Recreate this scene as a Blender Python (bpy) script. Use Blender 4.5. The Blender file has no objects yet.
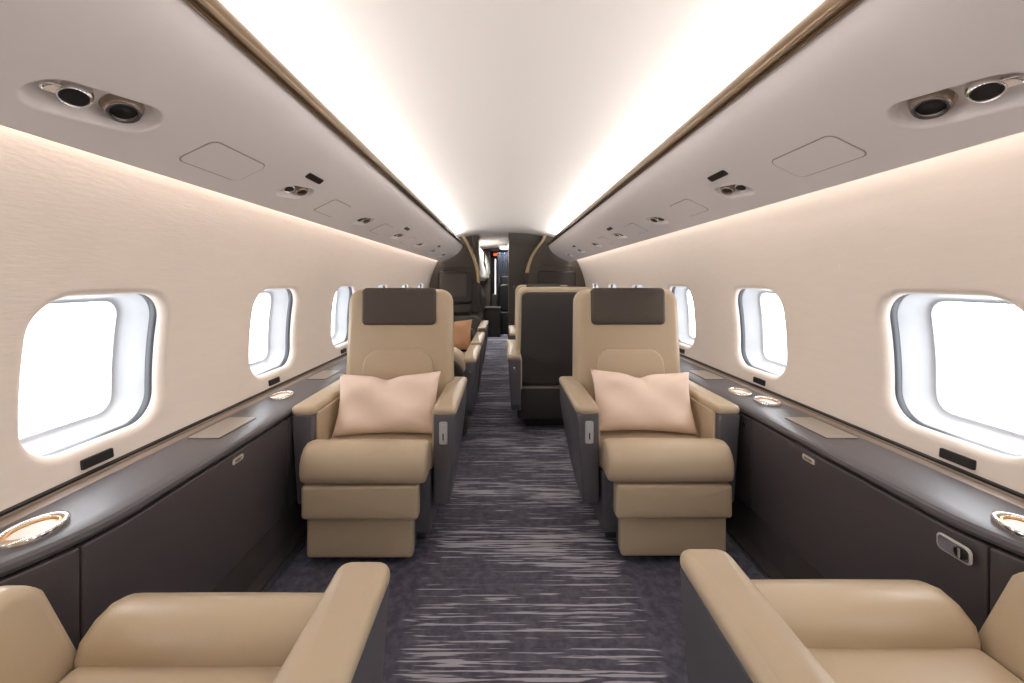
import bpy, bmesh, math, random
from mathutils import Vector, Matrix
random.seed(7)
S = bpy.context.scene
COL = S.collection

# ---------------------------------------------------------------- camera, world, exposure, lights
cam_d = bpy.data.cameras.new('camera')
cam = bpy.data.objects.new('camera', cam_d); COL.objects.link(cam)
cam.location = (-0.07, 0.0, 1.18); cam.rotation_euler = (math.radians(90), 0, 0)
cam_d.sensor_width = 36.0; cam_d.lens = 36.0*400/1024
cam_d.shift_x = (512-503)/1024; cam_d.shift_y = (281-341.5)/1024
cam_d.clip_start = 0.02
S.camera = cam
S.view_settings.view_transform = 'Standard'; S.view_settings.look = 'None'
S.view_settings.gamma = 1.0; S.view_settings.use_curve_mapping = False
S.view_settings.exposure = 0.24

W = bpy.data.worlds.new('sky'); S.world = W; W.use_nodes = True
bg = W.node_tree.nodes['Background']
bg.inputs[0].default_value = (0.93, 0.96, 1.0, 1); bg.inputs[1].default_value = 6.0

Y0, Y1 = -2.6, 6.30            # cabin length behind and ahead of the camera
WIN0, PITCH = 1.182, 0.89
WIN_Y = [WIN0 + PITCH*k for k in range(-4, 6)]
WIN_Z = 0.925

def area(name, loc, rot, sx, sy, power, color, portal=False):
    d = bpy.data.lights.new(name, 'AREA'); d.shape = 'RECTANGLE'; d.size = sx; d.size_y = sy
    d.energy = power; d.color = color
    o = bpy.data.objects.new(name, d); COL.objects.link(o); o.location = loc; o.rotation_euler = rot
    if portal: d.cycles.is_portal = True
    return o
PI = math.pi
OX = -0.03                     # the ceiling group sits a touch off the camera's side
for s in (-1, 1):
    # LED strips lying in the ceiling coves behind the bronze mouldings, shining up
    area('cove_strip_light', (OX+s*0.79, (Y0+Y1)/2-0.2, 1.762), (PI, s*math.radians(-45), 0), 0.07, Y1-Y0-0.5, 42, (1.0, 0.98, 0.965))
    # LED strips above the gap between lockers and side walls, shining down
    area('wall_wash_light', (s*1.03+OX*0.5, (Y0+Y1)/2, 1.552), (0, 0, 0), 0.03, Y1-Y0-0.1, 14 if s < 0 else 11, (1.0, 0.93, 0.87))
    for wy in WIN_Y:
        area('window_portal', (s*1.385, wy, WIN_Z), (0, s*math.radians(90), 0), 0.42, 0.36, 1, (1, 1, 1), portal=True)
area('curtain_fill_light', (0.1, 9.50, 2.05), (0, 0, 0), 0.8, 0.1, 14, (0.9, 0.95, 1.0))  # added lamp that brightens the far curtain in place of cockpit-window daylight
area('entry_fill_light', (-0.20, 7.9, 1.90), (0, 0, 0), 0.3, 0.8, 26, (1.0, 0.97, 0.93))  # added lamp standing in for white outdoor light at the entry, no fixture

# ---------------------------------------------------------------- materials
def lin(c): return tuple(((v/255)/12.92 if v/255 <= 0.04045 else ((v/255+0.055)/1.055)**2.4) for v in c)
def mat(name, rgb, rough=0.5, metal=0.0, bump=0.0, bscale=60.0, stretch=(1,1,1), var=0.0, vscale=3.0, spec=None, emis=None, estr=0.0, coat=0.0, bdist=0.002):
    m = bpy.data.materials.new(name); m.use_nodes = True
    nt = m.node_tree; b = nt.nodes['Principled BSDF']
    c = lin(rgb)
    b.inputs['Base Color'].default_value = (*c, 1); b.inputs['Roughness'].default_value = rough
    b.inputs['Metallic'].default_value = metal
    if spec is not None: b.inputs['Specular IOR Level'].default_value = spec
    if coat: b.inputs['Coat Weight'].default_value = coat
    if emis: b.inputs['Emission Color'].default_value = (*lin(emis), 1); b.inputs['Emission Strength'].default_value = estr
    tc = nt.nodes.new('ShaderNodeTexCoord'); mp = nt.nodes.new('ShaderNodeMapping')
    mp.inputs['Scale'].default_value = stretch
    nt.links.new(tc.outputs['Object'], mp.inputs['Vector'])
    if bump:
        n = nt.nodes.new('ShaderNodeTexNoise'); n.inputs['Scale'].default_value = bscale; n.inputs['Detail'].default_value = 3
        nt.links.new(mp.outputs[0], n.inputs['Vector'])
        bp = nt.nodes.new('ShaderNodeBump'); bp.inputs['Strength'].default_value = bump; bp.inputs['Distance'].default_value = bdist
        nt.links.new(n.outputs['Fac'], bp.inputs['Height']); nt.links.new(bp.outputs[0], b.inputs['Normal'])
    if var:
        n2 = nt.nodes.new('ShaderNodeTexNoise'); n2.inputs['Scale'].default_value = vscale; n2.inputs['Detail'].default_value = 4
        nt.links.new(mp.outputs[0], n2.inputs['Vector'])
        mx = nt.nodes.new('ShaderNodeMix'); mx.data_type = 'RGBA'
        mx.inputs[6].default_value = (*[v*(1-var) for v in c], 1); mx.inputs[7].default_value = (*[min(1, v*(1+var)) for v in c], 1)
        nt.links.new(n2.outputs['Fac'], mx.inputs[0]); nt.links.new(mx.outputs[2], b.inputs['Base Color'])
    return m
M = {}
M['leather'] = mat('beige_leather', (192,173,146), 0.33, bump=0.25, bscale=350, var=0.04, vscale=6, bdist=0.001)
M['headrest'] = mat('dark_brown_leather', (76,66,58), 0.5, bump=0.2, bscale=350, bdist=0.001)
M['slate'] = mat('slate_leather', (86,84,90), 0.45, bump=0.2, bscale=300, bdist=0.001)
M['shell'] = mat('brown_shell', (60,56,54), 0.5, bump=0.1, bscale=200, bdist=0.001)
M['cabinet'] = mat('cabinet_leather', (76,70,72), 0.42, bump=0.25, bscale=220, bdist=0.001)
M['ledge'] = mat('ledge_top', (86,82,84), 0.38, bump=0.12, bscale=300, bdist=0.001)
M['kick'] = mat('kick_carpet', (80,72,72), 0.9, bump=0.5, bscale=150, var=0.25, vscale=12)
M['wall'] = mat('wall_linen', (230,218,207), 0.75, bump=0.35, bscale=26, stretch=(1,1,5), var=0.035, vscale=9, bdist=0.0015)
M['bin'] = mat('locker_panel', (232,226,225), 0.5, bump=0.06, bscale=200, bdist=0.001)
M['binline'] = mat('locker_gap', (165,155,148), 0.7)
M['ceil'] = mat('ceiling_panel', (243,238,233), 0.6, bump=0.04, bscale=120, bdist=0.001)
M['bronze'] = mat('bronze', (134,115,94), 0.26, metal=0.9)
M['bronze_dark'] = mat('bronze_dark', (60,50,46), 0.3, metal=0.6)
M['wallrail'] = mat('wall_rail', (142,126,114), 0.4, metal=0.2)
M['reveal'] = mat('window_reveal', (190,192,196), 0.45)
M['gasket'] = mat('gasket', (60,62,68), 0.35)
M['black'] = mat('black_plastic', (18,17,18), 0.4)
M['chrome'] = mat('chrome', (225,222,220), 0.12, metal=1.0)
M['nozzle'] = mat('nozzle', (168,150,134), 0.25, metal=0.7)
M['handle'] = mat('brushed_handle', (196,194,190), 0.3, metal=0.3)
M['gold'] = mat('gold_inlay', (226,176,112), 0.3, metal=0.5)
M['tray'] = mat('tray', (150,140,128), 0.35, metal=0.1)
M['pink'] = mat('blush_fabric', (246,222,204), 0.8, bump=0.3, bscale=250, var=0.03, vscale=5)
M['tan'] = mat('tan_fabric', (190,146,110), 0.8, bump=0.3, bscale=250)
M['bulk'] = mat('bulkhead_leather', (74,64,56), 0.5, bump=0.15, bscale=150, bdist=0.001)
M['bulkdark'] = mat('bulkhead_pad', (50,43,39), 0.45, bump=0.15, bscale=150, bdist=0.001)
M['bulkbeige'] = mat('bulkhead_edge', (190,166,130), 0.5)
M['cream'] = mat('cream_liner', (240,234,228), 0.5)
M['curtain'] = mat('bluegrey_curtain', (112,116,132), 0.85)
M['sign'] = mat('exit_sign', (226,90,50), 0.5, emis=(240,90,45), estr=0.8)
M['lampglow'] = mat('lamp_glow', (250,250,245), 0.5, emis=(255,250,240), estr=1.6)
M['stripe'] = mat('strip_glow', (250,246,240), 0.5, emis=(255,246,235), estr=1.0)
M['darkgalley'] = mat('galley_veneer', (40,35,33), 0.35)
M['metalrail'] = mat('seat_track', (170,168,172), 0.3, metal=0.9)

def glass():
    m = bpy.data.materials.new('window_glass'); m.use_nodes = True; nt = m.node_tree
    nt.nodes.remove(nt.nodes['Principled BSDF'])
    out = nt.nodes['Material Output']; mx = nt.nodes.new('ShaderNodeMixShader'); tr = nt.nodes.new('ShaderNodeBsdfTransparent')
    gl = nt.nodes.new('ShaderNodeBsdfGlossy'); gl.inputs['Roughness'].default_value = 0.02; mx.inputs[0].default_value = 0.06
    nt.links.new(tr.outputs[0], mx.inputs[1]); nt.links.new(gl.outputs[0], mx.inputs[2]); nt.links.new(mx.outputs[0], out.inputs[0])
    return m
M['glass'] = glass()

def carpet():
    m = bpy.data.materials.new('carpet'); m.use_nodes = True; nt = m.node_tree; L = nt.links
    b = nt.nodes['Principled BSDF']; b.inputs['Roughness'].default_value = 0.95; b.inputs['Specular IOR Level'].default_value = 0.15
    N = nt.nodes.new
    geo = N('ShaderNodeTexCoord'); sep = N('ShaderNodeSeparateXYZ'); L.new(geo.outputs['Object'], sep.inputs[0])
    def noise(scale, sx, sy, detail, rough=0.5, off=0):
        mp = N('ShaderNodeMapping'); mp.inputs['Scale'].default_value = (sx, sy, 1); mp.inputs['Location'].default_value = (off, off*0.37, 0)
        L.new(geo.outputs['Object'], mp.inputs[0])
        n = N('ShaderNodeTexNoise'); n.inputs['Scale'].default_value = scale; n.inputs['Detail'].default_value = detail
        n.inputs['Roughness'].default_value = rough; L.new(mp.outputs[0], n.inputs[0]); return n.outputs['Fac']
    def math_(op, a, b_=None, c=None):
        n = N('ShaderNodeMath'); n.operation = op
        for i, v in enumerate((a, b_, c)):
            if v is None: continue
            if isinstance(v, (int, float)): n.inputs[i].default_value = v
            else: L.new(v, n.inputs[i])
        return n.outputs[0]
    def ramp(f, a, b_):
        n = N('ShaderNodeMapRange'); n.inputs[1].default_value = a; n.inputs[2].default_value = b_; n.interpolation_type = 'SMOOTHSTEP'
        L.new(f, n.inputs[0]); return n.outputs[0]
    st = noise(1.0, 2.8, 84, 2.5, 0.55)               # long cross streaks
    st2 = noise(1.0, 6.0, 120, 2.0, 0.6, 4.3)         # finer streaks
    big = noise(1.0, 1.0, 4.5, 2.0, 0.5, 9.1)           # bands where streaks gather
    comb = math_('ADD', math_('MULTIPLY', st, 0.72), math_('ADD', math_('MULTIPLY', st2, 0.30), math_('MULTIPLY', big, 0.42)))
    s = ramp(comb, 0.765, 0.80)
    jag = noise(1.0, 0.4, 60, 2.0, 0.6, 2.2)
    ax = math_('ABSOLUTE', math_('SUBTRACT', sep.outputs[0], 0.015))
    mask = ramp(math_('ADD', ax, math_('MULTIPLY', jag, 0.24)), 0.53, 0.50)
    fine = noise(900, 1, 1, 1.0)
    mott = noise(30, 1, 1, 3.0, 0.6, 1.0)
    base = N('ShaderNodeMix'); base.data_type = 'RGBA'
    base.inputs[6].default_value = (*lin((90,89,103)), 1); base.inputs[7].default_value = (*lin((116,114,129)), 1); L.new(ramp(mott, 0.35, 0.7), base.inputs[0])
    bandc = N('ShaderNodeMix'); bandc.data_type = 'RGBA'; L.new(math_('MULTIPLY', ramp(math_('ADD', math_('MULTIPLY', st2, .5), math_('MULTIPLY', st, .5)), 0.42, 0.6), math_('MULTIPLY', mask, 0.5)), bandc.inputs[0])
    L.new(base.outputs[2], bandc.inputs[6]); bandc.inputs[7].default_value = (*lin((124,118,124)), 1)
    mx = N('ShaderNodeMix'); mx.data_type = 'RGBA'; L.new(math_('MULTIPLY', s, mask), mx.inputs[0])
    L.new(bandc.outputs[2], mx.inputs[6]); mx.inputs[7].default_value = (*lin((200,197,206)), 1)
    pil = N('ShaderNodeMix'); pil.data_type = 'RGBA'; pil.blend_type = 'MULTIPLY'; pil.inputs[0].default_value = 1.0
    L.new(mx.outputs[2], pil.inputs[6])
    fr = N('ShaderNodeMapRange'); fr.inputs[1].default_value = 0.3; fr.inputs[2].default_value = 0.7; fr.inputs[3].default_value = 0.72; fr.inputs[4].default_value = 1.1
    L.new(fine, fr.inputs[0]); L.new(fr.outputs[0], pil.inputs[7])
    L.new(pil.outputs[2], b.inputs['Base Color'])
    bp = N('ShaderNodeBump'); bp.inputs['Strength'].default_value = 0.6; bp.inputs['Distance'].default_value = 0.004
    L.new(math_('ADD', fine, math_('MULTIPLY', s, 0.5)), bp.inputs['Height']); L.new(bp.outputs[0], b.inputs['Normal'])
    return m
M['carpet'] = carpet()

# ---------------------------------------------------------------- mesh helpers
def build(name, bm, m, parent=None, sharp=40, loc=None):
    bmesh.ops.recalc_face_normals(bm, faces=bm.faces[:])
    me = bpy.data.meshes.new(name); bm.to_mesh(me); bm.free()
    for p in me.polygons: p.use_smooth = True
    me.set_sharp_from_angle(angle=math.radians(sharp))
    for mm in (m if isinstance(m, (list, tuple)) else [m]): me.materials.append(M[mm] if isinstance(mm, str) else mm)
    o = bpy.data.objects.new(name, me); COL.objects.link(o)
    if parent: o.parent = parent
    if loc: o.location = loc
    return o
def thing(name, label, cat, loc=(0,0,0), rz=0.0, group=None):
    o = bpy.data.objects.new(name, None); COL.objects.link(o); o.empty_display_size = 0.1
    o.location = loc; o.rotation_euler = (0, 0, rz); o['label'] = label; o['category'] = cat
    if group: o['group'] = group
    return o
def tag(o, label, cat, group=None):
    o['label'] = label; o['category'] = cat
    if group: o['group'] = group
    return o
def struct(o): o['kind'] = 'structure'; return o
def dup(root, loc=None, label=None):
    r = root.copy(); COL.objects.link(r)
    if loc is not None: r.location = loc
    if label: r['label'] = label
    for ch in list(root.children):
        c = ch.copy(); COL.objects.link(c); c.parent = r
        for g in list(ch.children):
            d = g.copy(); COL.objects.link(d); d.parent = c
    return r

def rrect(w, h, r, n=7):
    r = max(0.0005, min(r, w/2-1e-4, h/2-1e-4)); P = []
    for cx, cy, a0 in ((w/2-r, h/2-r, 0), (-w/2+r, h/2-r, 90), (-w/2+r, -h/2+r, 180), (w/2-r, -h/2+r, 270)):
        for i in range(n):
            a = math.radians(a0 + 90*i/(n-1)); P.append((cx+r*math.cos(a), cy+r*math.sin(a)))
    return P
def frame(origin, U, V, Nn):
    o, U, V, Nn = Vector(origin), Vector(U).normalized(), Vector(V).normalized(), Vector(Nn).normalized()
    return lambda u, v, n: o + U*u + V*v + Nn*n
FX = lambda o: frame(o, (1,0,0), (0,0,1), (0,-1,0))      # faces the camera, width along x
def skin_rings(bm, rings, close_first=None, close_last=None):
    VV = [[bm.verts.new(p) for p in ring] for ring in rings]
    n = len(VV[0])
    for a, b in zip(VV, VV[1:]):
        for i in range(n):
            try: bm.faces.new((a[i], a[(i+1)%n], b[(i+1)%n], b[i]))
            except ValueError: pass
    for ring, c in ((VV[0], close_first), (VV[-1], close_last)):
        if c is not None:
            cv = bm.verts.new(c)
            for i in range(n): bm.faces.new((ring[i], ring[(i+1)%n], cv))
    return VV
def pad(w, h, t, F, r=0.03, e=0.012, bulge=0.0, back=True, warp=None, bm=None, es=4, n=7):
    """upholstered slab: rounded outline, rounded edges, bulging front. F maps (u, v, n) to space."""
    bm = bm or bmesh.new()
    warp = warp or (lambda u, v, d: (u, v, d))
    e = min(e, t*0.5-1e-5); rings = []
    def ring(inset, d, sc=1.0):
        return [F(*warp(u*sc, v*sc, d)) for u, v in rrect(w-2*inset, h-2*inset, r-inset*0.8, n)]
    def bl(sc): return t + bulge*(1-sc*sc)**0.9 if sc < 1 else t
    if back:
        rings.append(ring(e, 0, 0.4)); rings.append(ring(e, 0))
        for i in range(1, es+1):
            a = math.pi/2*i/es; rings.append(ring(e-e*math.sin(a), e-e*math.cos(a)))
    else: rings.append(ring(0, 0))
    for i in range(0, es+1):
        a = math.pi/2*i/es; rings.append(ring(e-e*math.cos(a), t-e+e*math.sin(a)))
    for sc in (0.95, 0.88, 0.76, 0.6, 0.4, 0.2): rings.append(ring(e, bl(sc), sc))
    skin_rings(bm, rings, F(*warp(0, 0, 0)) if back else None, F(*warp(0, 0, t+bulge)))
    return bm
def prism(pts, x0, x1, bevel=0.01, seg=3, axis='x', bm=None, taper=None):
    """polygon in (y, z) pushed along x, edges rounded"""
    b2 = bmesh.new()
    def P(x, a, b):
        if taper: x, a, b = taper(x, a, b)
        return {'x': (x, a, b), 'y': (a, x, b), 'z': (a, b, x)}[axis]
    A = [b2.verts.new(P(x0, *p)) for p in pts]; B = [b2.verts.new(P(x1, *p)) for p in pts]
    b2.faces.new(A); b2.faces.new(B[::-1]); n = len(pts)
    for i in range(n): b2.faces.new((A[i], B[i], B[(i+1)%n], A[(i+1)%n]))
    bmesh.ops.recalc_face_normals(b2, faces=b2.faces[:])
    if bevel:
        es = [e for e in b2.edges if e.calc_face_angle(0) > math.radians(28)]
        bmesh.ops.bevel(b2, geom=es, offset=bevel, segments=seg, profile=0.5, affect='EDGES', clamp_overlap=True)
    if bm is None: return b2
    me = bpy.data.meshes.new('tmp'); b2.to_mesh(me); b2.free(); bm.from_mesh(me); bpy.data.meshes.remove(me)
    return bm
def bx(x0, x1, y0, y1, z0, z1, bevel=0.004, bm=None): return prism([(y0,z0),(y1,z0),(y1,z1),(y0,z1)], x0, x1, bevel, bm=bm)
def lathe(profile, F, n=28, bm=None, closed=True):
    bm = bm or bmesh.new()
    rings = [[F(r*math.cos(2*PI*i/n), r*math.sin(2*PI*i/n), h) for i in range(n)] for r, h in profile]
    skin_rings(bm, rings, F(0,0,profile[0][1]) if closed else None, F(0,0,profile[-1][1]) if closed else None)
    return bm
def sheet(bm, prof, ys):
    """profile [(x, z)] swept along y"""
    rows = [[bm.verts.new((x, y, z)) for x, z in prof] for y in ys]
    for a, b in zip(rows, rows[1:]):
        for i in range(len(prof)-1): bm.faces.new((a[i], a[i+1], b[i+1], b[i]))
    return bm

# ---------------------------------------------------------------- surfaces of the shell
RW, RH, ZC = 1.25, 1.35, 0.83
def wall_map(s):
    def f(y, z, d):
        q = max(-1, min(1, (z-ZC)/RH)); x = RW*math.sqrt(1-q*q)
        n = Vector((x/RW**2, 0, (z-ZC)/RH**2)).normalized()
        return Vector((s*(x+n.x*d), y, z+n.z*d))
    return f
BIN = [(0.662,1.735),(0.672,1.690),(0.700,1.645),(0.745,1.600),(0.800,1.560),(0.860,1.528),(0.925,1.499),(0.985,1.475)]
_L = [0.0]
for a, b in zip(BIN, BIN[1:]): _L.append(_L[-1]+math.hypot(b[0]-a[0], b[1]-a[1]))
BINLEN = _L[-1]
def bin_pt(v):
    v = max(0, min(BINLEN, v))
    for i in range(len(BIN)-1):
        if v <= _L[i+1] or i == len(BIN)-2:
            t = (v-_L[i])/(_L[i+1]-_L[i])
            p0 = BIN[max(0, i-1)]; p1 = BIN[i]; p2 = BIN[i+1]; p3 = BIN[min(len(BIN)-1, i+2)]
            q = [0.5*((2*p1[k]) + (-p0[k]+p2[k])*t + (2*p0[k]-5*p1[k]+4*p2[k]-p3[k])*t*t + (-p0[k]+3*p1[k]-3*p2[k]+p3[k])*t**3) for k in (0,1)]
            return q
def bin_map(s):
    def f(y, v, d):                        # d > 0 goes up into the locker
        p = bin_pt(v); a = bin_pt(v-0.02); b = bin_pt(v+0.02)
        tx, tz = b[0]-a[0], b[1]-a[1]; l = math.hypot(tx, tz); nx, nz = -tz/l, tx/l
        return Vector((OX+s*(p[0]+nx*d), y, p[1]+nz*d))
    return f

def holed(F, u0, u1, vs, cells, nu=1, bm=None):
    """surface over [u0,u1] x vs with outlined recesses. cells: (ua, ub, va, vb, outline(inset), rings[(inset, depth)], close)"""
    bm = bm or bmesh.new(); v0, v1 = vs[0], vs[-1]
    def grid(ua, ub, va, vb):
        vv = [va] + [v for v in vs if va+1e-6 < v < vb-1e-6] + [vb]
        rows = [[bm.verts.new(F(u, v, 0)) for v in vv] for u in (ua, ub)]
        for i in range(len(vv)-1): bm.faces.new((rows[0][i], rows[0][i+1], rows[1][i+1], rows[1][i]))
    cells = sorted(cells, key=lambda c: c[0]); cur = u0; skirts = []
    for ua, ub, va, vb, outline, rings, close in cells:
        if ua > cur: grid(cur, ua, v0, v1)
        if va > v0: grid(ua, ub, v0, va)
        if vb < v1: grid(ua, ub, vb, v1)
        uc, vc = (ua+ub)/2, (va+vb)/2
        base = outline(0.0); n = len(base); outer = []
        for u, v in base:                                    # radial projection onto the cell border
            du, dv = u-uc, v-vc
            k = min(((ub-ua)/2)/abs(du) if abs(du) > 1e-9 else 1e9, ((vb-va)/2)/abs(dv) if abs(dv) > 1e-9 else 1e9)
            outer.append([uc+du*k, vc+dv*k])
        for cu, cv in ((ua,va),(ua,vb),(ub,va),(ub,vb)):     # keep the four corners
            i = min(range(n), key=lambda i: (outer[i][0]-cu)**2+(outer[i][1]-cv)**2); outer[i] = [cu, cv]
        R = []
        e = 0.02
        for u in (ua, ub): skirts.append([[F(u+q, va-e+(vb-va+2*e)*j/14, 0.003) for j in range(15)] for q in (-e, e)])
        for v in (va, vb): skirts.append([[F(ua-e+(ub-ua+2*e)*j/14, v+q, 0.003) for j in range(15)] for q in (-e, e)])
        for t in (0, 0.12, 0.25, 0.4, 0.55, 0.7, 0.82, 0.92): R.append([F(o[0]+(b[0]-o[0])*t, o[1]+(b[1]-o[1])*t, 0) for o, b in zip(outer, base)])
        for ins, d in rings: R.append([F(u, v, d) for u, v in outline(ins)])
        c = outline(0)
        skin_rings(bm, R, None, F(uc, vc, rings[-1][1]) if close else None)
        cur = ub
    if cur < u1: grid(cur, u1, v0, v1)
    bmesh.ops.remove_doubles(bm, verts=bm.verts[:], dist=0.0004)
    for A, B in skirts:                    # backing strips close the hairlines where cells meet
        A = [bm.verts.new(p) for p in A]; B = [bm.verts.new(p) for p in B]
        for j in range(14): bm.faces.new((A[j], A[j+1], B[j+1], B[j]))
    return bm
def outl(uc, vc, w, h, r, rot=0.0, n=10):
    c, s = math.cos(rot), math.sin(rot)
    def f(ins):
        P = rrect(w-2*ins, h-2*ins, r-ins, n); Q = []
        for i, p in enumerate(P):
            Q.append(p)
            if i % n == n-1:                       # a straight side follows: give it inner points
                q = P[(i+1) % len(P)]
                Q += [(p[0]+(q[0]-p[0])*k/8, p[1]+(q[1]-p[1])*k/8) for k in range(1, 8)]
        return [(uc+u*c-v*s, vc+u*s+v*c) for u, v in Q]
    return f

# ---------------------------------------------------------------- floor, ceiling, walls
bm = bmesh.new(); sheet(bm, [(-1.16,0),(1.16,0)], [Y0, Y1, 12.6]); o = struct(build('floor', bm, 'carpet'))
def ceil_z(x): return 1.955 - 0.105*(abs(x-OX)/0.8)**2.2
cp = [(OX-0.885,1.735),(OX-0.885,1.79),(OX-0.865,1.825)] + [(OX+x/100, ceil_z(OX+x/100)) for x in range(-84, 85, 6)] + [(OX+0.865,1.825),(OX+0.885,1.79),(OX+0.885,1.735)]
bm = bmesh.new(); sheet(bm, cp, [Y0, Y1, 9.35]); struct(build('ceiling', bm, 'ceil'))

WZ = [0.55+0.01*i for i in range(0, 106, 5)]
for s, side in ((-1,'left'), (1,'right')):
    cells = []
    for wy in WIN_Y:
        o_ = outl(wy, WIN_Z, 0.434, 0.462, 0.115)
        cells.append((wy-0.32, wy+0.32, 0.645, 1.205, o_, [(0,0),(0.006,0.0015),(0.012,0.005),(0.018,0.011),(0.022,0.020),(0.023,0.030)], False))
    bm = holed(wall_map(s), Y0, Y1+0.1, WZ, cells)
    struct(build('wall_'+side, bm, 'wall', sharp=60))
k = 0
for s in (-1, 1):
    for wy in WIN_Y:
        k += 1
        F = wall_map(s); O = outl(wy, WIN_Z, 0.434, 0.462, 0.115)
        bm = bmesh.new()
        skin_rings(bm, [[F(u,v,d) for u,v in O(i)] for i,d in ((0.025,0.052),(0.028,0.06),(0.038,0.09),(0.048,0.115),(0.056,0.125),(0.064,0.127),(0.066,0.135))])
        w = struct(build('window_%d' % k, bm, 'reveal', sharp=60)); 
        bm = bmesh.new()
        skin_rings(bm, [[F(u,v,d) for u,v in O(i)] for i,d in ((0.023,0.028),(0.0245,0.032),(0.026,0.036),(0.0265,0.046),(0.025,0.052),(0.023,0.055))])
        g = build('window_gasket', bm, 'gasket', w)
        bm = bmesh.new()
        for d in (0.131, 0.136):
            skin_rings(bm, [[F(u,v,d) for u,v in O(0.066)], [F(wy+(u-wy)*.5, WIN_Z+(v-WIN_Z)*.5, d) for u,v in O(0.066)]], None, F(wy, WIN_Z, d))
        g = build('window_pane', bm, 'glass', w)
# closing walls and hull behind the camera, lower side walls
bm = bmesh.new(); prism([(-1.3,0),(1.3,0),(1.3,2.0),(-1.3,2.0)], Y0-0.05, Y0, 0, axis='y', bm=bm); struct(build('wall_aft', bm, 'wall'))

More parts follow.
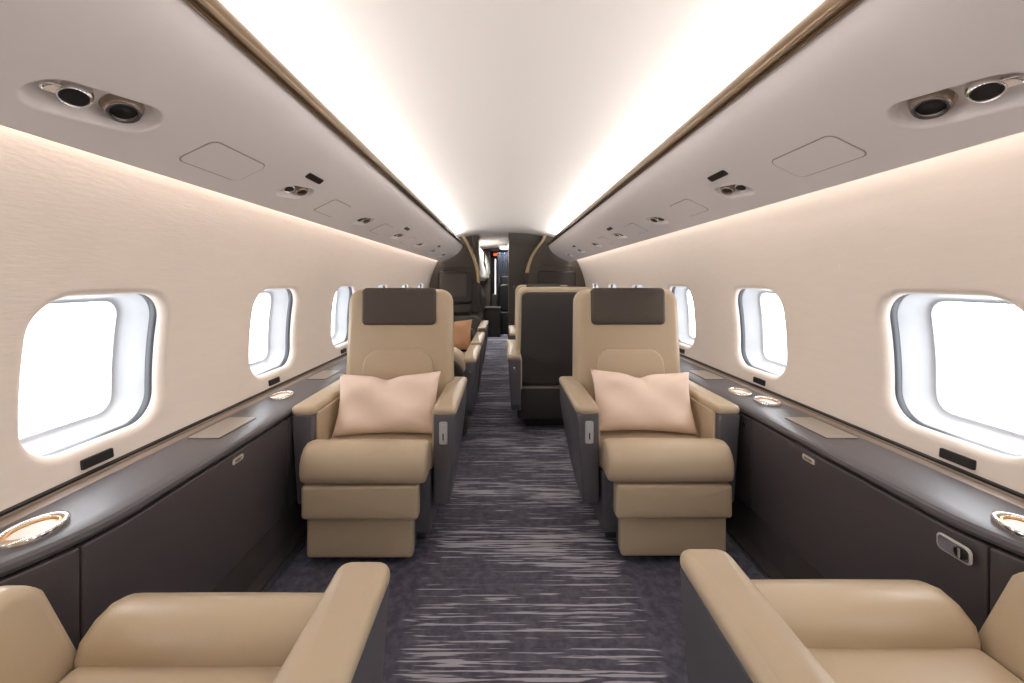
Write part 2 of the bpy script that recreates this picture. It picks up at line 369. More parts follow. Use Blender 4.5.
# ---------------------------------------------------------------- overhead lockers
BV = [BINLEN*i/24 for i in range(25)]
FIX_Y0 = [0.79+0.77*i for i in range(-2, 7)]
VF = 0.297                              # arc position of the fixtures
for s, side in ((-1,'left'), (1,'right')):
    FIX_Y = [y+(0.022 if s < 0 else 0.0) for y in FIX_Y0]
    F = bin_map(s); cells = []
    for fy in FIX_Y:
        if fy > 5.5: continue
        big = fy < 1.2
        w_, h_ = (0.235, 0.104) if big else (0.175, 0.088)
        o_ = outl(fy, VF, w_, h_, h_/2-0.001, -0.22)
        cells.append((fy-0.16, fy+0.16, VF-0.09, VF+0.09, o_, [(0,0),(0.002,0.001),(0.004,0.004),(0.007,0.014),(0.012,0.024),(0.020,0.030),(0.030,0.033)], True))
    bm = holed(F, Y0, 6.16, BV, cells)
    # rounded far end, back and top
    n = len(BV)
    prof = [F(0, v, 0) for v in BV]
    last = [bm.verts.new((p.x, 6.16, p.z)) for p in prof]
    rows = [last]
    for k in range(1, 5):
        a = math.pi/2*k/4
        rows.append([bm.verts.new((p.x + s*0.03*(1-math.cos(a)), 6.16+0.03*math.sin(a), p.z + 0.04*(1-math.cos(a)))) for p in prof])
    for a, b in zip(rows, rows[1:]):
        for i in range(n-1): bm.faces.new((a[i], a[i+1], b[i+1], b[i]))
    sheet(bm, [(OX+s*0.985,1.475),(OX+s*0.999,1.478),(OX+s*1.001,1.56),(s*1.082,1.562)], [Y0, 6.2])
    sheet(bm, [(OX+s*0.662,1.735),(OX+s*0.668,1.752),(OX+s*0.70,1.748),(OX+s*0.89,1.745)], [Y0, 6.2])
    root = thing('overhead_locker', 'long curved cream overhead locker above the %s' % ('left row of windows' if s < 0 else 'right row of windows'), 'locker', (0,0,0))
    build('locker_body', bm, 'bin', root, sharp=55)
    # access panels
    for uc, ln in ((1.165-s*0.018, 0.235), (1.93, 0.20), (2.70, 0.20), (3.47, 0.20)):
        vc = VF-0.006 + (0.006 if s < 0 else 0.0)
        def G(t): return lambda u, v, d: F(uc+u, vc+v, -d)
        bm = pad(ln+0.008, 0.118, 0.0012, G(0), r=0.026, e=0.0004, back=False, es=1); build('panel_gap', bm, 'binline', root)
        bm = pad(ln, 0.110, 0.0026, G(0), r=0.022, e=0.001, back=False, es=2); build('access_panel', bm, 'bin', root)
    # bronze half-round moulding along the inner edge
    prof = [(OX+s*(0.655+0.020*math.cos(a)*1.0), 1.754+0.030*math.sin(a)) for a in [2*PI*i/16 for i in range(17)]]
    bm = sheet(bmesh.new(), prof, [Y0, 6.19]); m_ = build('bronze_moulding', bm, 'bronze', root)
    bm = sheet(bmesh.new(), [(OX+s*0.668,1.728),(OX+s*0.655,1.723),(OX+s*0.650,1.729),(OX+s*0.655,1.735)], [Y0, 6.19]); build('moulding_lip', bm, 'nozzle', root)
    # air nozzle and reading light in each recess
    wh = 'left' if s < 0 else 'right'
    which = {2: 'largest and nearest', 3: 'second', 4: 'third', 5: 'fourth', 6: 'fifth', 7: 'sixth'}
    for i, fy in enumerate(FIX_Y):
        if fy > 5.5 or i < 1: continue
        big = fy < 1.2; kk = 1.0 if big else 0.80
        c = F(fy, VF, 0.030)
        fx = thing('overhead_fixture', '%s recessed reading light and air nozzle in the %s locker' % (which.get(i, 'rear'), wh), 'light fixture', c, 0, 'reading lights and air nozzles')
        Nn = (F(fy, VF, 0)-c).normalized(); U = Vector((0,1,0)); V = Nn.cross(U)
        def at(u, v, tilt=(0,0)):
            nn = (Nn + U*tilt[0] + V*tilt[1]).normalized(); uu = (U - nn*U.dot(nn)).normalized()
            return frame(U*u+V*v, uu, nn.cross(uu), nn)
        r = 0.034*kk
        vv = lambda u: -s*u*0.22*1.0
        f1 = at(0.050*kk, -s*0.011*kk, (-0.25, 0))
        bm = lathe([(r*1.1,-0.006),(r*1.08,0.004),(r,0.014),(r*0.90,0.021),(r*0.80,0.024),(r*0.70,0.023),(r*0.66,0.018),(r*0.64,0.010)], f1); nz = build('air_nozzle', bm, 'nozzle', fx, sharp=60)
        bm = lathe([(r*0.84,0.0232),(r*0.82,0.0265),(r*0.70,0.0265),(r*0.66,0.022)], f1, closed=False); build('nozzle_ring', bm, 'chrome', nz)
        bm = lathe([(r*0.64,0.010),(r*0.64,0.0195),(r*0.4,0.0215),(r*0.2,0.0195)], f1); build('nozzle_core', bm, 'black', nz)
        f2 = at(-0.030*kk, s*0.008*kk, (-0.35, 0))
        r2 = 0.025*kk
        bm = lathe([(r2*1.1,-0.006),(r2*1.1,0.010),(r2,0.020),(r2*0.9,0.022),(r2*0.82,0.020),(r2*0.8,0.010)], f2); rl = build('reading_light', bm, 'chrome', fx, sharp=60)
        bm = lathe([(r2*0.8,0.006),(r2*0.8,0.018),(r2*0.4,0.019)], f2); build('lens', bm, 'black', rl)
        f3 = at(-0.062*kk, s*0.014*kk, (0.15, 0))
        bm = pad(0.050*kk, 0.026*kk, 0.012, f3, r=0.0125*kk, e=0.004); build('pivot_arm', bm, 'chrome', fx)
    for i, uc in enumerate((1.535-s*0.02, 3.05, 4.58)):
        vc = 0.198
        bm = pad(0.115, 0.026, 0.004, (lambda u,v,d,uc=uc,vc=vc: F(uc+u, vc+v, -d)), r=0.007, e=0.002, back=False)
        tag(build('air_slot', bm, 'black'), ['short black slot near the second reading light on the %s locker', 'small black slot midway along the %s locker', 'tiny black slot close to the far end of the %s locker'][i] % wh, 'vent', 'black slots in the lockers')

# ---------------------------------------------------------------- ledges, side cabinets, wall vents
def ring_shape(s, x, y, z, label, grp='cup holders set in the ledges'):
    c = thing('cup_holder', label, 'cup holder', (x, y, z), 0, grp)
    F0 = frame((0,0,0), (1,0,0), (0,1,0), (0,0,1))
    sq = lambda r, h: [F0(r*0.88*math.cos(2*PI*i/36), r*1.12*math.sin(2*PI*i/36), h) for i in range(36)]
    bm = bmesh.new(); skin_rings(bm, [sq(.055,0), sq(.055,.010), sq(.053,.013), sq(.046,.013), sq(.043,.010), sq(.042,.004)]); build('rim', bm, 'chrome', c, sharp=60)
    bm = bmesh.new(); skin_rings(bm, [sq(.043,.0035), sq(.041,.0095), sq(.038,.0100), sq(.0365,.006)]); build('gold_band', bm, 'gold', c)
    bm = bmesh.new(); skin_rings(bm, [sq(.0372,.0045), sq(.030,.0062), sq(.015,.0066)], None, F0(0,0,.0066)); build('lid', bm, 'cream', c)
    return c
def swing(y): return min(0.13, 0.33*max(0, (1.0-y)/0.5)**2)      # the ledge curves back to the wall beside the near seats
SEAM = [-2.5, 0.885, 1.70, 3.30, 4.70, 6.28]
for s, side in ((-1,'left'), (1,'right')):
    lab = side + ' wall'
    led = thing('side_ledge', 'dark smooth ledge running under the %s windows' % side, 'ledge', (0,0,0))
    prof = [(s*1.246,0.630),(s*1.03,0.630),(s*1.008,0.629),(s*0.994,0.626),(s*0.986,0.620),(s*0.984,0.610),(s*0.990,0.600),(s*1.006,0.597),(s*1.23,0.597)]
    bm = bmesh.new()
    ys = [Y0, 0.2, 0.4, 0.5, 0.55, 0.6, 0.65, 0.7, 0.75, 0.8, 0.85, 0.9, 0.95, 1.0, 6.28]; rows = []
    for y in ys:
        dx = swing(y)
        rows.append([bm.verts.new((x - s*0 + (s*dx if i in (1,2,3,4,5,6,7) else 0), y, z)) for i, (x, z) in enumerate(prof)])
    for a, b in zip(rows, rows[1:]):
        for i in range(len(prof)): bm.faces.new((a[i], a[(i+1)%len(prof)], b[(i+1)%len(prof)], b[i]))
    build('ledge_top', bm, 'ledge', led, sharp=24)
    # wall rail with a groove
    prof = [(s*1.186,0.628),(s*1.186,0.631),(s*1.193,0.633),(s*1.212,0.634),(s*1.214,0.628),(s*1.220,0.628),(s*1.222,0.636),(s*1.230,0.638),(s*1.240,0.638)]
    bm = sheet(bmesh.new(), prof, [Y0, 6.28]); build('wall_rail', bm, 'wallrail', led, sharp=30)
    bm = sheet(bmesh.new(), [(s*1.226,0.635),(s*1.226,0.643),(s*1.243,0.645)], [Y0, 6.28]); build('rail_seal', bm, 'black', led)
    for i, (a, b) in enumerate(zip(SEAM, SEAM[1:])):
        nm = ['behind the near seat, with a rounded end', 'beside the near seat, with a silver latch', 'beside the front facing seat', 'beside the seats farther back', 'next to the dark bulkhead'][i]
        cb = thing('side_cabinet', 'dark leather side cabinet on the %s wall, %s' % (side, nm), 'cabinet', (s*1.005, (a+b)/2, 0.40), 0, 'side cabinets below the ledges')
        w = b-a-0.003
        bm = bmesh.new()
        ww = w if i else 1.0
        pad(ww, 0.386, 0.02, frame((0,(w-ww)/2,0.0), (0,1,0), (0,0,1), (-s,0,0)), r=0.006, e=0.004, bm=bm)
        if i < 2:
            bmesh.ops.bisect_plane(bm, geom=bm.verts[:]+bm.edges[:]+bm.faces[:], plane_co=(0,0,0), plane_no=(0,1,0))
            for yy in [0.3+0.05*j for j in range(15)]:
                bmesh.ops.bisect_plane(bm, geom=bm.verts[:]+bm.edges[:]+bm.faces[:], plane_co=(0,yy-(a+b)/2,0), plane_no=(0,1,0))
            for v in bm.verts: v.co.x += s*swing(v.co.y+(a+b)/2)
        build('front_panel', bm, 'cabinet', cb)
        bm = bx(min(s*(0.002 if i else 0.11),s*0.2), max(s*(0.002 if i else 0.11),s*0.2), -w/2, w/2, -0.19, 0.18, 0.002); build('carcass', bm, 'cabinet', cb)
        Fp = lambda y, z: frame((-s*0.019, y-(a+b)/2, z-0.40), (0,1,0), (0,0,1), (-s,0,0))
        if i == 1:
            bm = pad(0.055, 0.020, 0.004, Fp(1.38, 0.565), r=0.006, e=0.002); l = build('finger_latch', bm, 'handle', cb)
            bm = pad(0.036, 0.009, 0.0052, Fp(1.38, 0.565), r=0.003, e=0.001); build('latch_slot', bm, 'nozzle', l)
            if s > 0:
                bm = pad(0.074, 0.040, 0.004, Fp(0.935, 0.555), r=0.012, e=0.002); l = build('turn_latch', bm, 'handle', cb)
                bm = pad(0.066, 0.032, 0.005, Fp(0.935, 0.555), r=0.010, e=0.001); build('latch_plate', bm, 'chrome', l)
                bm = lathe([(0.0135,0.004),(0.0135,0.008),(0.0115,0.0085),(0.0105,0.006)], Fp(0.918, 0.555)); build('latch_knob', bm, 'black', l)
                bm = pad(0.005, 0.024, 0.011, Fp(0.918, 0.555), r=0.002, e=0.001); build('latch_grip', bm, 'chrome', l)
        if i == 2:
            for yy in (1.755, 1.86):
                bm = lathe([(0.010,0.0),(0.010,0.003),(0.007,0.004),(0.006,0.002)], Fp(yy, 0.55)); build('jack_socket', bm, 'black', cb)
    bm = sheet(bmesh.new(), [(s*0.99,0.205),(s*1.045,0.195),(s*1.045,0.19),(s*1.005,0.02),(s*1.0,0.0)], [Y0, 6.28])
    bm = sheet(bm, [(s*1.0,0.22),(s*0.995,0.20),(s*1.000,0.19),(s*1.012,0.03),(s*0.995,0.0)], [Y0, 6.28])
    struct(build('baseboard_'+side, bm, 'kick', sharp=30))
    bm = bx(min(s*0.965,s*0.985), max(s*0.965,s*0.985), Y0, 6.28, 0.0, 0.006, 0.002)
    tag(build('seat_track', bm, 'metalrail'), 'slim silver floor rail along the %s cabinets' % side, 'rail')
    for i, wy in enumerate(WIN_Y[3:9]):
        F = wall_map(s)
        bm = pad(0.088, 0.028, 0.008, (lambda u,v,d,wy=wy: F(wy+u-0.03, 0.668+v, -d)), r=0.004, e=0.002, back=False)
        pl = ['behind the camera', 'under the nearest', 'under the second', 'under the third', 'under the fourth', 'under the fifth'][i]
        tag(build('wall_vent', bm, 'black'), 'small black wall slot %s %s window' % (pl, side) if i else 'small black wall slot under the %s window beside the camera' % side, 'vent', 'black slots under the windows')
    trays = [(1.50, 'beside the nearest cup holder'), (2.34, 'behind the front seat armrest')]
    for ty, tl in trays:
        t = thing('ledge_tray', 'pale flush tray panel in the %s ledge, %s' % (side, tl), 'tray', (s*1.115, ty, 0.6305), 0, 'flush trays in the ledges')
        bm = pad(0.110, 0.21, 0.003, frame((0,0,0),(1,0,0),(0,1,0),(0,0,1)), r=0.006, e=0.001); build('tray_lid', bm, 'tray', t)
        bm = pad(0.116, 0.216, 0.0012, frame((0,0,0),(1,0,0),(0,1,0),(0,0,1)), r=0.008, e=0.0005); build('tray_frame', bm, 'bronze_dark', t)
ring_shape(-1, -1.098, 0.875, 0.6305, 'large chrome-rimmed cup holder on left ledge above the near cabinet seam')
ring_shape(-1, -1.120, 1.90, 0.6305, 'small-looking cup holder on left ledge beside front left armrest')
ring_shape(1, 1.085, 0.875, 0.6305, 'chrome-rimmed cup holder on right ledge cut by the picture edge')
ring_shape(1, 1.090, 1.96, 0.6305, 'cup holder on right ledge, farther of the pair beside front right armrest')
ring_shape(1, 1.125, 1.81, 0.6305, 'cup holder on right ledge, nearer of the pair beside front right armrest')

# ---------------------------------------------------------------- armchairs
def armchair(label, loc, rz, aisle=1, recline=0.07, arm_len=0.56, slope_outer=False, out=0.02, low=False, group='leather cabin armchairs', wide=0.71, handle=True, square=False, back='leather'):
    """local frame: sits facing -y, arm fronts at y = 0, aisle side at +x*aisle"""
    R = thing('cabin_armchair', label, 'armchair', loc, rz, group)
    H = wide/2; IN = H-0.098; CW = wide-0.24; LY = arm_len-0.045 if low else 0.515
    # base
    b = bx(-IN+0.05, IN-0.05, 0.10, LY-0.05, 0.0, 0.085, 0.01); build('base', b, 'shell', R)
    b = bx(-CW/2-0.012, CW/2+0.012, 0.0 if not low else 0.01, LY-0.015, 0.085, 0.36, 0.015); build('seat_frame', b, 'slate', R)
    # cushion roll and seat pan
    ox = -aisle*out*0.3
    roll = [(0.022,0.362),(0.024,0.455),(0.014,0.484),(-0.02,0.506),(-0.055,0.512),(-0.088,0.502),(-0.112,0.476),(-0.127,0.440),(-0.128,0.398),(-0.120,0.368),(-0.10,0.357)]
    def tp(x, a, c): return x, a, c
    bm = bmesh.new(); rr = []
    RX = CW/2+0.019
    xs = [(-RX, .80), (-RX+0.002, .88), (-RX+0.009, .945), (-RX+0.022, .985), (-RX+0.04, 1.0), (0, 1.012), (RX-0.04, 1.0), (RX-0.022, .985), (RX-0.009, .945), (RX-0.002, .88), (RX, .80)]
    cy, cz = -0.05, 0.425
    for x, k in xs: rr.append([(x+ox, cy+(a-cy)*k, cz+(c-cz)*k) for a, c in roll])
    skin_rings(bm, rr, (xs[0][0]+ox, cy, cz), (xs[-1][0]+ox, cy, cz))
    if low: bm.free()
    else: build('cushion_roll', bm, 'leather', R, sharp=75)
    pl_ = LY-0.05
    bm = pad(2*IN-0.004, pl_, 0.10, frame((0, pl_/2+0.012, 0.352),(1,0,0),(0,1,0),(0,0,1)), r=0.02, e=0.022, bulge=0.012); build('seat_cushion', bm, 'leather', R)
    # leg rest (upper) and foot rest (lower): beige face on a slate body
    for nm, w, z0, z1, yf, o2 in (('leg_rest', CW+0.005, 0.213, 0.352, -0.112, 1.0), ('foot_rest', CW-0.03, 0.036, 0.203, -0.078, 1.6)):
        if low: break
        o3 = -aisle*out*o2
        b = bx(o3-w/2+0.004, o3+w/2-0.004, yf+0.03, 0.02, z0+0.004, z1-0.002, 0.008); p = build(nm, b, 'slate', R)
        b = pad(w, z1-z0, 0.05, FX((o3, yf+0.05, (z0+z1)/2)), r=0.016, e=0.013, bulge=0.004); build(nm+'_pad', b, 'leather', p)
    # arms
    for sg in (1, -1):
        ais = (sg == aisle); x0, x1 = sg*(H-0.096), sg*H
        yo = 0.0 if ais or not slope_outer else 0.02
        def tpr(x, a, c):
            if abs(x) > H-0.03: x = x - sg*0.028*max(0, (0.55-c)/0.35)**1.3
            return x, a, c
        L = arm_len
        if slope_outer and not ais:
            b = prism([(0.0,0.30),(yo-0.002,0.425),(L,0.425),(L,0.30)], min(x0,x1), max(x0,x1), 0.012); p = build('armrest', b, 'leather', R)
            def tps(x, a, c):
                if abs(x) < H-0.05: x = x + sg*0.035*max(0, min(1, (c-0.43)/0.2))
                return x, a, c
            b = prism([(yo-0.035,0.42),(yo+0.01,0.600),(yo+0.03,0.628),(yo+0.06,0.640),(L,0.640),(L,0.42)], min(x0,x1)-0.004, max(x0,x1)+0.004, 0.024, 5, taper=tps); build('arm_pad', b, 'leather', p)
            continue
        b = prism([(0.0,0.215),(0.0,0.603),(L,0.603)] + ([(L,0.27),(L-0.04,0.215)] if square else [(L,0.50),(L-0.13,0.36),(0.20,0.215)]) + [(0.06,0.205)], min(x0,x1), max(x0,x1), 0.010, taper=tpr); p = build('armrest', b, 'slate', R)
        b = pad(0.104, L+0.006, 0.040, frame(((x0+x1)/2, L/2, 0.597), (1,0,0), (0,1,0), (0,0,1)), r=0.026, e=0.018, bulge=0.008, es=5); build('arm_pad', b, 'leather', p)
        b = pad(L-0.05, 0.23, 0.014, frame((x0+sg*0.004, L/2+0.002, 0.49), (0,1,0), (0,0,1), (-sg,0,0)), r=0.01, e=0.006); build('inner_lining', b, 'leather', p)
        if ais and handle:
            xm = (x0+x1)/2-sg*0.004
            b = pad(0.036, 0.098, 0.005, FX((xm, 0.0, 0.525)), r=0.008, e=0.002); h = build('recline_handle', b, 'handle', p)
            b = pad(0.020, 0.076, 0.008, FX((xm, 0.0, 0.525)), r=0.007, e=0.003); build('handle_grip', b, 'reveal', h)
            b = pad(0.006, 0.03, 0.0092, FX((xm, 0.0, 0.51)), r=0.003, e=0.001); build('handle_slot', b, 'shell', h)
        elif square:
            b = lathe([(0.008,0),(0.008,0.003),(0.004,0.004)], frame(((x0+x1)/2, L, 0.54),(1,0,0),(0,0,1),(0,1,0))); build('button', b, 'chrome', p)
        elif ais:
            b = lathe([(0.008,0),(0.008,0.003),(0.004,0.004)], FX(((x0+x1)/2, 0.0, 0.54))); build('button', b, 'chrome', p)
    # back
    t = recline; V = Vector((0, math.sin(t), math.cos(t))); Nn = Vector((0, -math.cos(t), math.sin(t)))
    y_b, z_b, hb = LY, 0.36, (0.768 if not low else 0.34)
    hb = hb/ (1 if recline > 0.2 else math.cos(t))
    org = Vector((0, y_b, z_b)) + V*(hb/2)
    wb = CW+0.12 if not low else 2*IN+0.10
    def wp(u, v, d):
        k = (v/hb+0.5)
        return u*(1.0-0.055*k), v, d
    F = frame(org, (1,0,0), V, Nn)
    b = pad(wb, hb, 0.125, F, r=0.07 if not low else 0.15, e=0.035, bulge=0.006, warp=wp, es=5, n=9); bk = build('backrest', b, back, R, sharp=70)
    Fb = frame(org, (-1,0,0), V, -Nn)
    b = pad(wb-(0.075 if not low else 0.05), hb-0.03 if not low else hb-0.02, 0.030, frame(org-V*(0.022 if not low else 0.03), (-1,0,0), V, -Nn), r=0.045 if not low else 0.14, e=0.012, bulge=0.006, warp=wp); build('back_shell', b, 'shell', R, sharp=70)
    b = bx(-wb/2+0.02, wb/2-0.02, LY-0.075, LY+0.05, 0.085, 0.35, 0.02); build('lower_shell', b, 'shell', R)
    b = bx(-wb/2+0.02, wb/2-0.02, LY+0.04, LY+0.055, 0.330, 0.345, 0.003); build('shell_line', b, 'wallrail', R)
    if not low:
        # lumbar panel with an arched top
        def wl(u, v, d): return u*(1-0.16*max(0, v/0.42+0.5)**2), v, d
        b = pad(0.405, 0.40, 0.030, frame(org - V*(hb/2-0.245) + Nn*0.118, (1,0,0), V, Nn), r=0.075, e=0.010, bulge=0.012, warp=wl, es=4, n=9); build('lumbar_panel', b, 'leather', bk)
        b = pad(0.400, 0.200, 0.058, frame(org + V*(hb/2-0.094) + Nn*0.088, (1,0,0), V, Nn), r=0.026, e=0.016, bulge=0.006); build('headrest', b, 'headrest', R)
        b = prism([(0,0),(0.05,0),(0.05,0.012),(0,0.012)], -0.19, 0.19, 0.004); 
        b.free()
    return R

CX = 0.615
armchair('beige armchair facing the camera left of the aisle, with pink cushion and silver lever', (-CX-0.015, 1.724, 0), 0, aisle=1)
armchair('beige armchair facing the camera right of the aisle, with pink cushion and silver lever', (CX-0.008, 1.735, 0), 0, aisle=-1)
armchair('beige armchair seen from behind at the bottom left, facing the front left seat', (-CX-0.024, 0.782, 0), PI, aisle=-1, recline=0.50, wide=0.70, slope_outer=True, handle=False)
armchair('beige armchair seen from behind at the bottom right, facing the front right seat', (CX+0.024, 0.820, 0), PI, aisle=1, recline=0.50, wide=0.70, slope_outer=True, handle=False)
armchair('beige armchair with dark back shell turned away, standing out into the aisle', (0.365, 3.72, 0), PI, aisle=1, arm_len=0.78, square=True, recline=0.03, wide=0.80, handle=False)
armchair('beige armchair half hidden beyond the dark-backed seat on the right', (0.40, 4.20, 0), 0, aisle=-1, arm_len=0.72, recline=0.07, wide=0.80, handle=False)
armchair('low-backed armchair behind the front left seat, dark curved shell with beige rim', (-CX, 3.42, 0), PI, aisle=-1, arm_len=0.60, low=True, recline=0.25, square=True, handle=False)
armchair('low-backed armchair holding the tan cushion, left side of the aisle', (-CX, 3.56, 0), 0, aisle=1, arm_len=0.70, low=True, back='shell', handle=False)
armchair('low-backed armchair against the dark bulkhead on the left', (-CX-0.01, 4.72, 0), 0, aisle=1, arm_len=0.80, low=True, back='shell', handle=False)

# ---------------------------------------------------------------- cushions
def cushion(label, loc, w, h, t, m, tilt, rz=0, rot=0, cat='cushion', seed=0, group='blush pink cushions'):
    bm = bmesh.new(); nu, nv = 30, 20; rnd = random.Random(seed)
    ph = [rnd.uniform(0, 6.28) for _ in range(6)]
    def P(i, j, sg):
        u = -1+2*i/nu; v = -1+2*j/nv
        x = u*w/2*(1-0.07*(1-v*v)); y = v*h/2*(1-0.11*(1-u*u)**1.0)
        y -= 0.020*math.exp(-((u+0.05)/0.2)**2)*max(0, v)**3
        k = max(0, (1-u**4))*max(0, (1-v**4))
        d = t/2*k**0.62
        d += 0.009*k*(math.sin(5*u+3*v+ph[0])+0.7*math.sin(9*u*v+ph[1]))
        r_ = math.hypot((u)*1.0, (v-0.9)*0.8)
        if sg > 0: d -= 0.034*math.exp(-(u/0.16)**2)*max(0, v)**1.2*k**0.3          # soft chop at the top
        for cxs, cys in ((1,1),(-1,1),(1,-1),(-1,-1)):                             # puckers running out of the corners
            a = math.atan2((v-cys)*h, (u-cxs)*w); rr = math.hypot((u-cxs), (v-cys))
            d += 0.004*math.sin(a*9+ph[2])*math.exp(-(rr-0.35)**2/0.06)*k**0.5
        return x, y, sg*max(d, 0.0)
    G = {}
    for sg in (1, -1):
        for i in range(nu+1):
            for j in range(nv+1):
                if sg < 0 and (i in (0, nu) or j in (0, nv)): G[sg,i,j] = G[1,i,j]; continue
                x, y, z = P(i, j, sg); G[sg,i,j] = bm.verts.new((x, y, z))
        for i in range(nu):
            for j in range(nv): bm.faces.new((G[sg,i,j], G[sg,i+1,j], G[sg,i+1,j+1], G[sg,i,j+1]))
    Mx = Matrix.Rotation(math.pi/2-tilt, 4, 'X') @ Matrix.Rotation(rot, 4, 'Z')
    bm.transform(Mx)
    o = build('throw_cushion', bm, m, sharp=80); o.location = loc; o.rotation_euler = (0,0,rz)
    return tag(o, label, cat, group)
cushion('blush pink oblong cushion leaning on the front left armchair', (-CX-0.008, 1.920, 0.592), 0.50, 0.295, 0.15, 'pink', 0.40, rot=0.03, seed=3)
cushion('blush pink oblong cushion leaning on the front right armchair', (CX-0.010, 1.930, 0.600), 0.49, 0.295, 0.15, 'pink', 0.40, rot=-0.03, seed=8)
cushion('tan square cushion on the low-backed seat beyond the front left armchair', (-0.60, 4.02, 0.635), 0.44, 0.32, 0.13, 'tan', 0.35, rot=0.02, seed=5, group='tan cushions')

# ---------------------------------------------------------------- forward bulkhead
def fus(z):
    if z <= 0.5: return 1.20
    if z < 1.50: return RW*math.sqrt(1-((z-ZC)/RH)**2)
    return 1.07
def interp(T, z):
    for (z0, x0), (z1, x1) in zip(T, T[1:]):
        if z <= z1: return x0+(x1-x0)*(z-z0)/(z1-z0)
    return T[-1][1]
LE = [(0,-0.385),(0.66,-0.385),(0.67,-0.455),(1.15,-0.455),(1.30,-0.465),(1.42,-0.490),(1.55,-0.530),(1.68,-0.585),(1.80,-0.645),(1.93,-0.72)]
RE = [(0,0.295),(1.15,0.295),(1.30,0.305),(1.42,0.33),(1.55,0.375),(1.68,0.45),(1.76,0.51),(1.82,0.56),(1.93,0.60)]
ZS = [0,0.3,0.659,0.661,0.9,1.15]+[1.15+0.04*i for i in range(1,20)]
for s, T, side in ((-1, LE, 'left'), (1, RE, 'right')):
    bm = bmesh.new()
    YB = 6.25
    for y in (YB, YB+0.08):
        A = [bm.verts.new((interp(T, z), y, z)) for z in ZS]; B = [bm.verts.new((s*fus(z), y, z)) for z in ZS]
        for i in range(len(ZS)-1): bm.faces.new((A[i], A[i+1], B[i+1], B[i]))
    struct(build('wall_forward_'+side, bm, 'bulk', sharp=30))
    # padded edge following the arch
    bm = bmesh.new(); zz = [z for z in ZS if z >= (1.14 if s < 0 else 1.30)]
    sect = []
    for z in zz:
        x = interp(T, z); n_ = 10
        sect.append([(x+0.028*math.cos(2*PI*i/n_)-s*0.0, YB+0.02+0.055*math.sin(2*PI*i/n_), z) for i in range(n_)])
    skin_rings(bm, sect, sect[0][0], sect[-1][0])
    o = build('trim_%d' % (1 if s < 0 else 2), bm, 'bulkbeige', sharp=80); struct(o)
    bm = bmesh.new(); x = interp(T, 1.1)
    pad(0.055 if s > 0 else 0.13, 0.50 if s < 0 else 0.9, 0.05, FX((x+(0.01 if s > 0 else -0.05), YB+0.005, 0.92 if s < 0 else 0.83)), r=0.025 if s > 0 else 0.06, e=0.02, bm=bm)
    struct(build('trim_%d' % (3 if s < 0 else 4), bm, 'bulkdark'))
    # padded screen surround
    if s < 0:
        p = thing('bulkhead_screen', 'dark padded screen mounted on the left bulkhead above the low seats', 'screen', (-0.815, YB, 1.08))
        b = pad(0.54, 0.50, 0.08, FX((0,0,0)), r=0.06, e=0.03); build('padded_surround', b, 'bulkdark', p)
        b = pad(0.42, 0.36, 0.09, FX((-0.03,0,0.03)), r=0.03, e=0.008); build('screen_face', b, 'headrest', p)
        b = bx(-0.06,0.22,-0.03,0,-0.42,-0.38,0.01); build('lower_slot', b, 'black', p)
    else:
        p = thing('bulkhead_screen', 'dark padded screen mounted on the right bulkhead behind the armchairs', 'screen', (0.76, YB, 1.08))
        b = pad(0.60, 0.52, 0.08, FX((0,0,0)), r=0.05, e=0.03); build('padded_surround', b, 'bulkdark', p)
        b = pad(0.46, 0.10, 0.05, FX((0.0,0,0.30)), r=0.03, e=0.015); build('upper_pad', b, 'bulk', p)
    bm = bx(*( (-1.08,-0.52) if s < 0 else (0.36, 1.08)), YB-0.012, YB, 1.385, 1.392, 0.002); struct(build('trim_%d' % (5 if s < 0 else 6), bm, 'bulkdark'))

# closet filling the right half of the opening
p = thing('closet_partition', 'tall flat dark brown closet wall closing the right half of the doorway', 'partition', (0.02, 6.42, 0))
bm = bmesh.new()
xs = [0.0+0.05*i for i in range(14)]
for y in (0, 0.6):
    A = [bm.verts.new((x, y, 0)) for x in xs]; B = [bm.verts.new((x, y, ceil_z(x+0.02)+0.002)) for x in xs]
    for i in range(len(xs)-1): bm.faces.new((A[i], A[i+1], B[i+1], B[i]))
v = [bm.verts.new(q) for q in ((0,0,0),(0,0.6,0),(0,0.6,1.955),(0,0,1.955))]; bm.faces.new(v)
build('closet_body', bm, 'bulk', p)
b = bx(0.0, 0.6, -0.008, 0.0, 1.755, 1.762, 0.002); build('header_seam', b, 'bulkdark', p)
b = lathe([(0.012,0),(0.012,0.01),(0.006,0.016)], FX((0.085, 0, 1.09))); build('closet_knob', b, 'chrome', p)
# striped closet edge on the left, behind the arch
p = thing('closet_panel', 'narrow striped brown closet panel behind the left arch', 'partition', (-0.46, 6.42, 0))
bm = bmesh.new()
for x0, x1 in ((-0.30,-0.10),(-0.09,-0.045),(-0.035,0.0)):
    prism([(0,1.0),(0.25,1.0),(0.25,ceil_z(0.5)+0.0),(0,ceil_z(0.5))], x0, x1, 0.003, bm=bm)
build('closet_body', bm, 'bulk', p)
bm = bx(-0.30, -0.02, 0.03, 0.2, 0.0, 1.9, 0.0); build('closet_core', bm, 'bulkbeige', p)

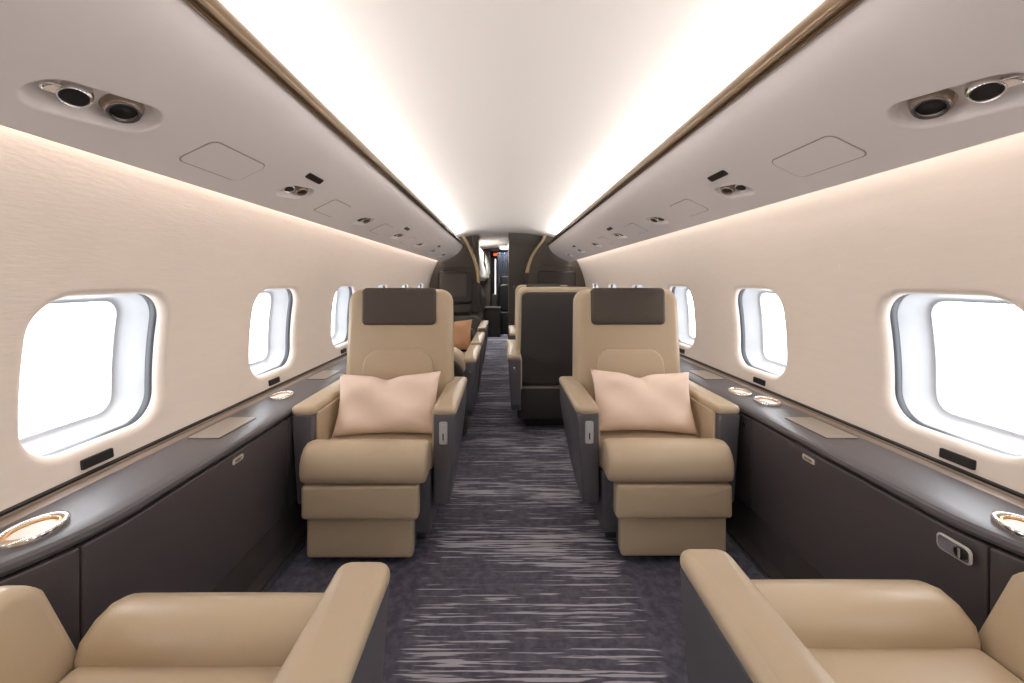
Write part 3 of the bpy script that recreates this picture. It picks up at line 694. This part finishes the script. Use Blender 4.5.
# ---------------------------------------------------------------- entry, galley and flight deck beyond the doorway
bm = sheet(bmesh.new(), [(-0.62,1.93),(-0.50,1.86),(-0.43,1.72),(-0.39,1.55),(-0.37,1.38),(-0.40,1.25),(-0.50,1.18)], [6.69, 9.28])
for v in bm.verts: v.co.x -= 0.085*(9.28-v.co.y)/2.59
struct(build('wall_entry', bm, 'cream'))
bm = bmesh.new()
prism([(7.3,1.70),(7.42,1.70),(8.2,1.36),(8.08,1.36)], -0.435, -0.405, 0.002, bm=bm)
tag(build('door_lever', bm, 'black'), 'dark slanting lever on the white entry liner beyond the doorway', 'handle')
bm = bmesh.new()
prism([(6.72,0),(9.28,0),(9.28,0.80),(8.6,0.86),(7.6,1.06),(6.72,1.14)], -1.1, -0.46, 0.01, bm=bm)
tag(build('galley_counter', bm, 'darkgalley'), 'dark galley counter beyond the doorway on the left', 'counter')
bm = bx(-0.45, -0.13, 8.4, 8.84, 0, 0.60, 0.01)
p = thing('low_cabinet', 'low dark box cabinet standing at the end of the aisle', 'cabinet', (0,0,0)); build('cabinet_body', bm, 'darkgalley', p)
bm = bx(-0.455, -0.12, 8.38, 8.86, 0.60, 0.625, 0.004); build('cabinet_top', bm, 'headrest', p)
bm = bx(-0.33, -0.205, 9.0, 9.28, 0, 0.88, 0.01); tag(build('dark_console', bm, 'darkgalley'), 'dark sloping console behind the low cabinet', 'console')
bm = bmesh.new()
prism([(-1.1,1.88),(1.1,1.88),(1.1,2.1),(-1.1,2.1)], 9.3, 9.4, 0, axis='y', bm=bm)
prism([(-1.1,0),(-0.37,0),(-0.37,1.88),(-1.1,1.88)], 9.3, 9.4, 0, axis='y', bm=bm)
prism([(0.35,0),(1.1,0),(1.1,1.88),(0.35,1.88)], 9.3, 9.4, 0, axis='y', bm=bm)
struct(build('wall_cockpit', bm, 'bulk'))
bm = bmesh.new(); prism([(-1.3,0),(1.3,0),(1.3,2.1),(-1.3,2.1)], 12.0, 12.1, 0, axis='y', bm=bm); struct(build('wall_nose', bm, 'darkgalley'))
bm = bmesh.new()
for s in (-1, 1): sheet(bm, [(s*1.16, 0), (s*1.16, 2.1)], [6.34, 12.0])
sheet(bm, [(-1.16,2.1),(1.16,2.1)], [9.35,12.0]); struct(build('wall_flightdeck', bm, 'darkgalley'))
bm = bmesh.new(); n_ = 60
A = []; 
for z in (0.3, 1.87): A.append([bm.verts.new((-0.20+0.60*i/n_, 9.62+0.02*math.sin(i*1.1), z)) for i in range(n_+1)])
for i in range(n_): bm.faces.new((A[0][i], A[0][i+1], A[1][i+1], A[1][i]))
bmesh.ops.solidify(bm, geom=bm.faces[:], thickness=0.004)
tag(build('cockpit_curtain', bm, 'curtain', sharp=80), 'blue-grey pleated curtain hanging in the far doorway', 'curtain')
bm = bx(-0.265, -0.235, 9.43, 9.45, 0.75, 1.70, 0.003); tag(build('light_strip', bm, 'stripe'), 'thin white vertical light strip beside the far curtain', 'light')
bm = bx(-0.29, -0.20, 9.26, 9.295, 1.765, 1.825, 0.005); tag(build('exit_sign', bm, 'sign'), 'tiny glowing orange sign above the far doorway', 'sign')
bm = lathe([(0.14,0),(0.14,-0.02),(0.11,-0.035),(0.05,-0.04)], frame((-0.01, 9.0, 1.93),(1,0,0),(0,1,0),(0,0,1))); tag(build('dome_light', bm, 'lampglow'), 'round white dome light on the ceiling before the far doorway', 'light')
def pilot_seat(x, y, label):
    p = thing('pilot_seat', label, 'seat', (x, y, 0), 0, 'black flight deck seats')
    b = pad(0.42, 0.62, 0.14, FX((0,0,0.82)), r=0.12, e=0.05); build('backrest', b, 'black', p)
    b = pad(0.32, 0.24, 0.10, FX((0,0,1.19)), r=0.06, e=0.04); build('headrest', b, 'black', p)
    b = bx(-0.22,0.22,-0.14,0.2,0.0,0.50,0.03); build('seat_base', b, 'black', p)
pilot_seat(0.03, 9.02, 'black seat silhouette in the far doorway against the curtain')
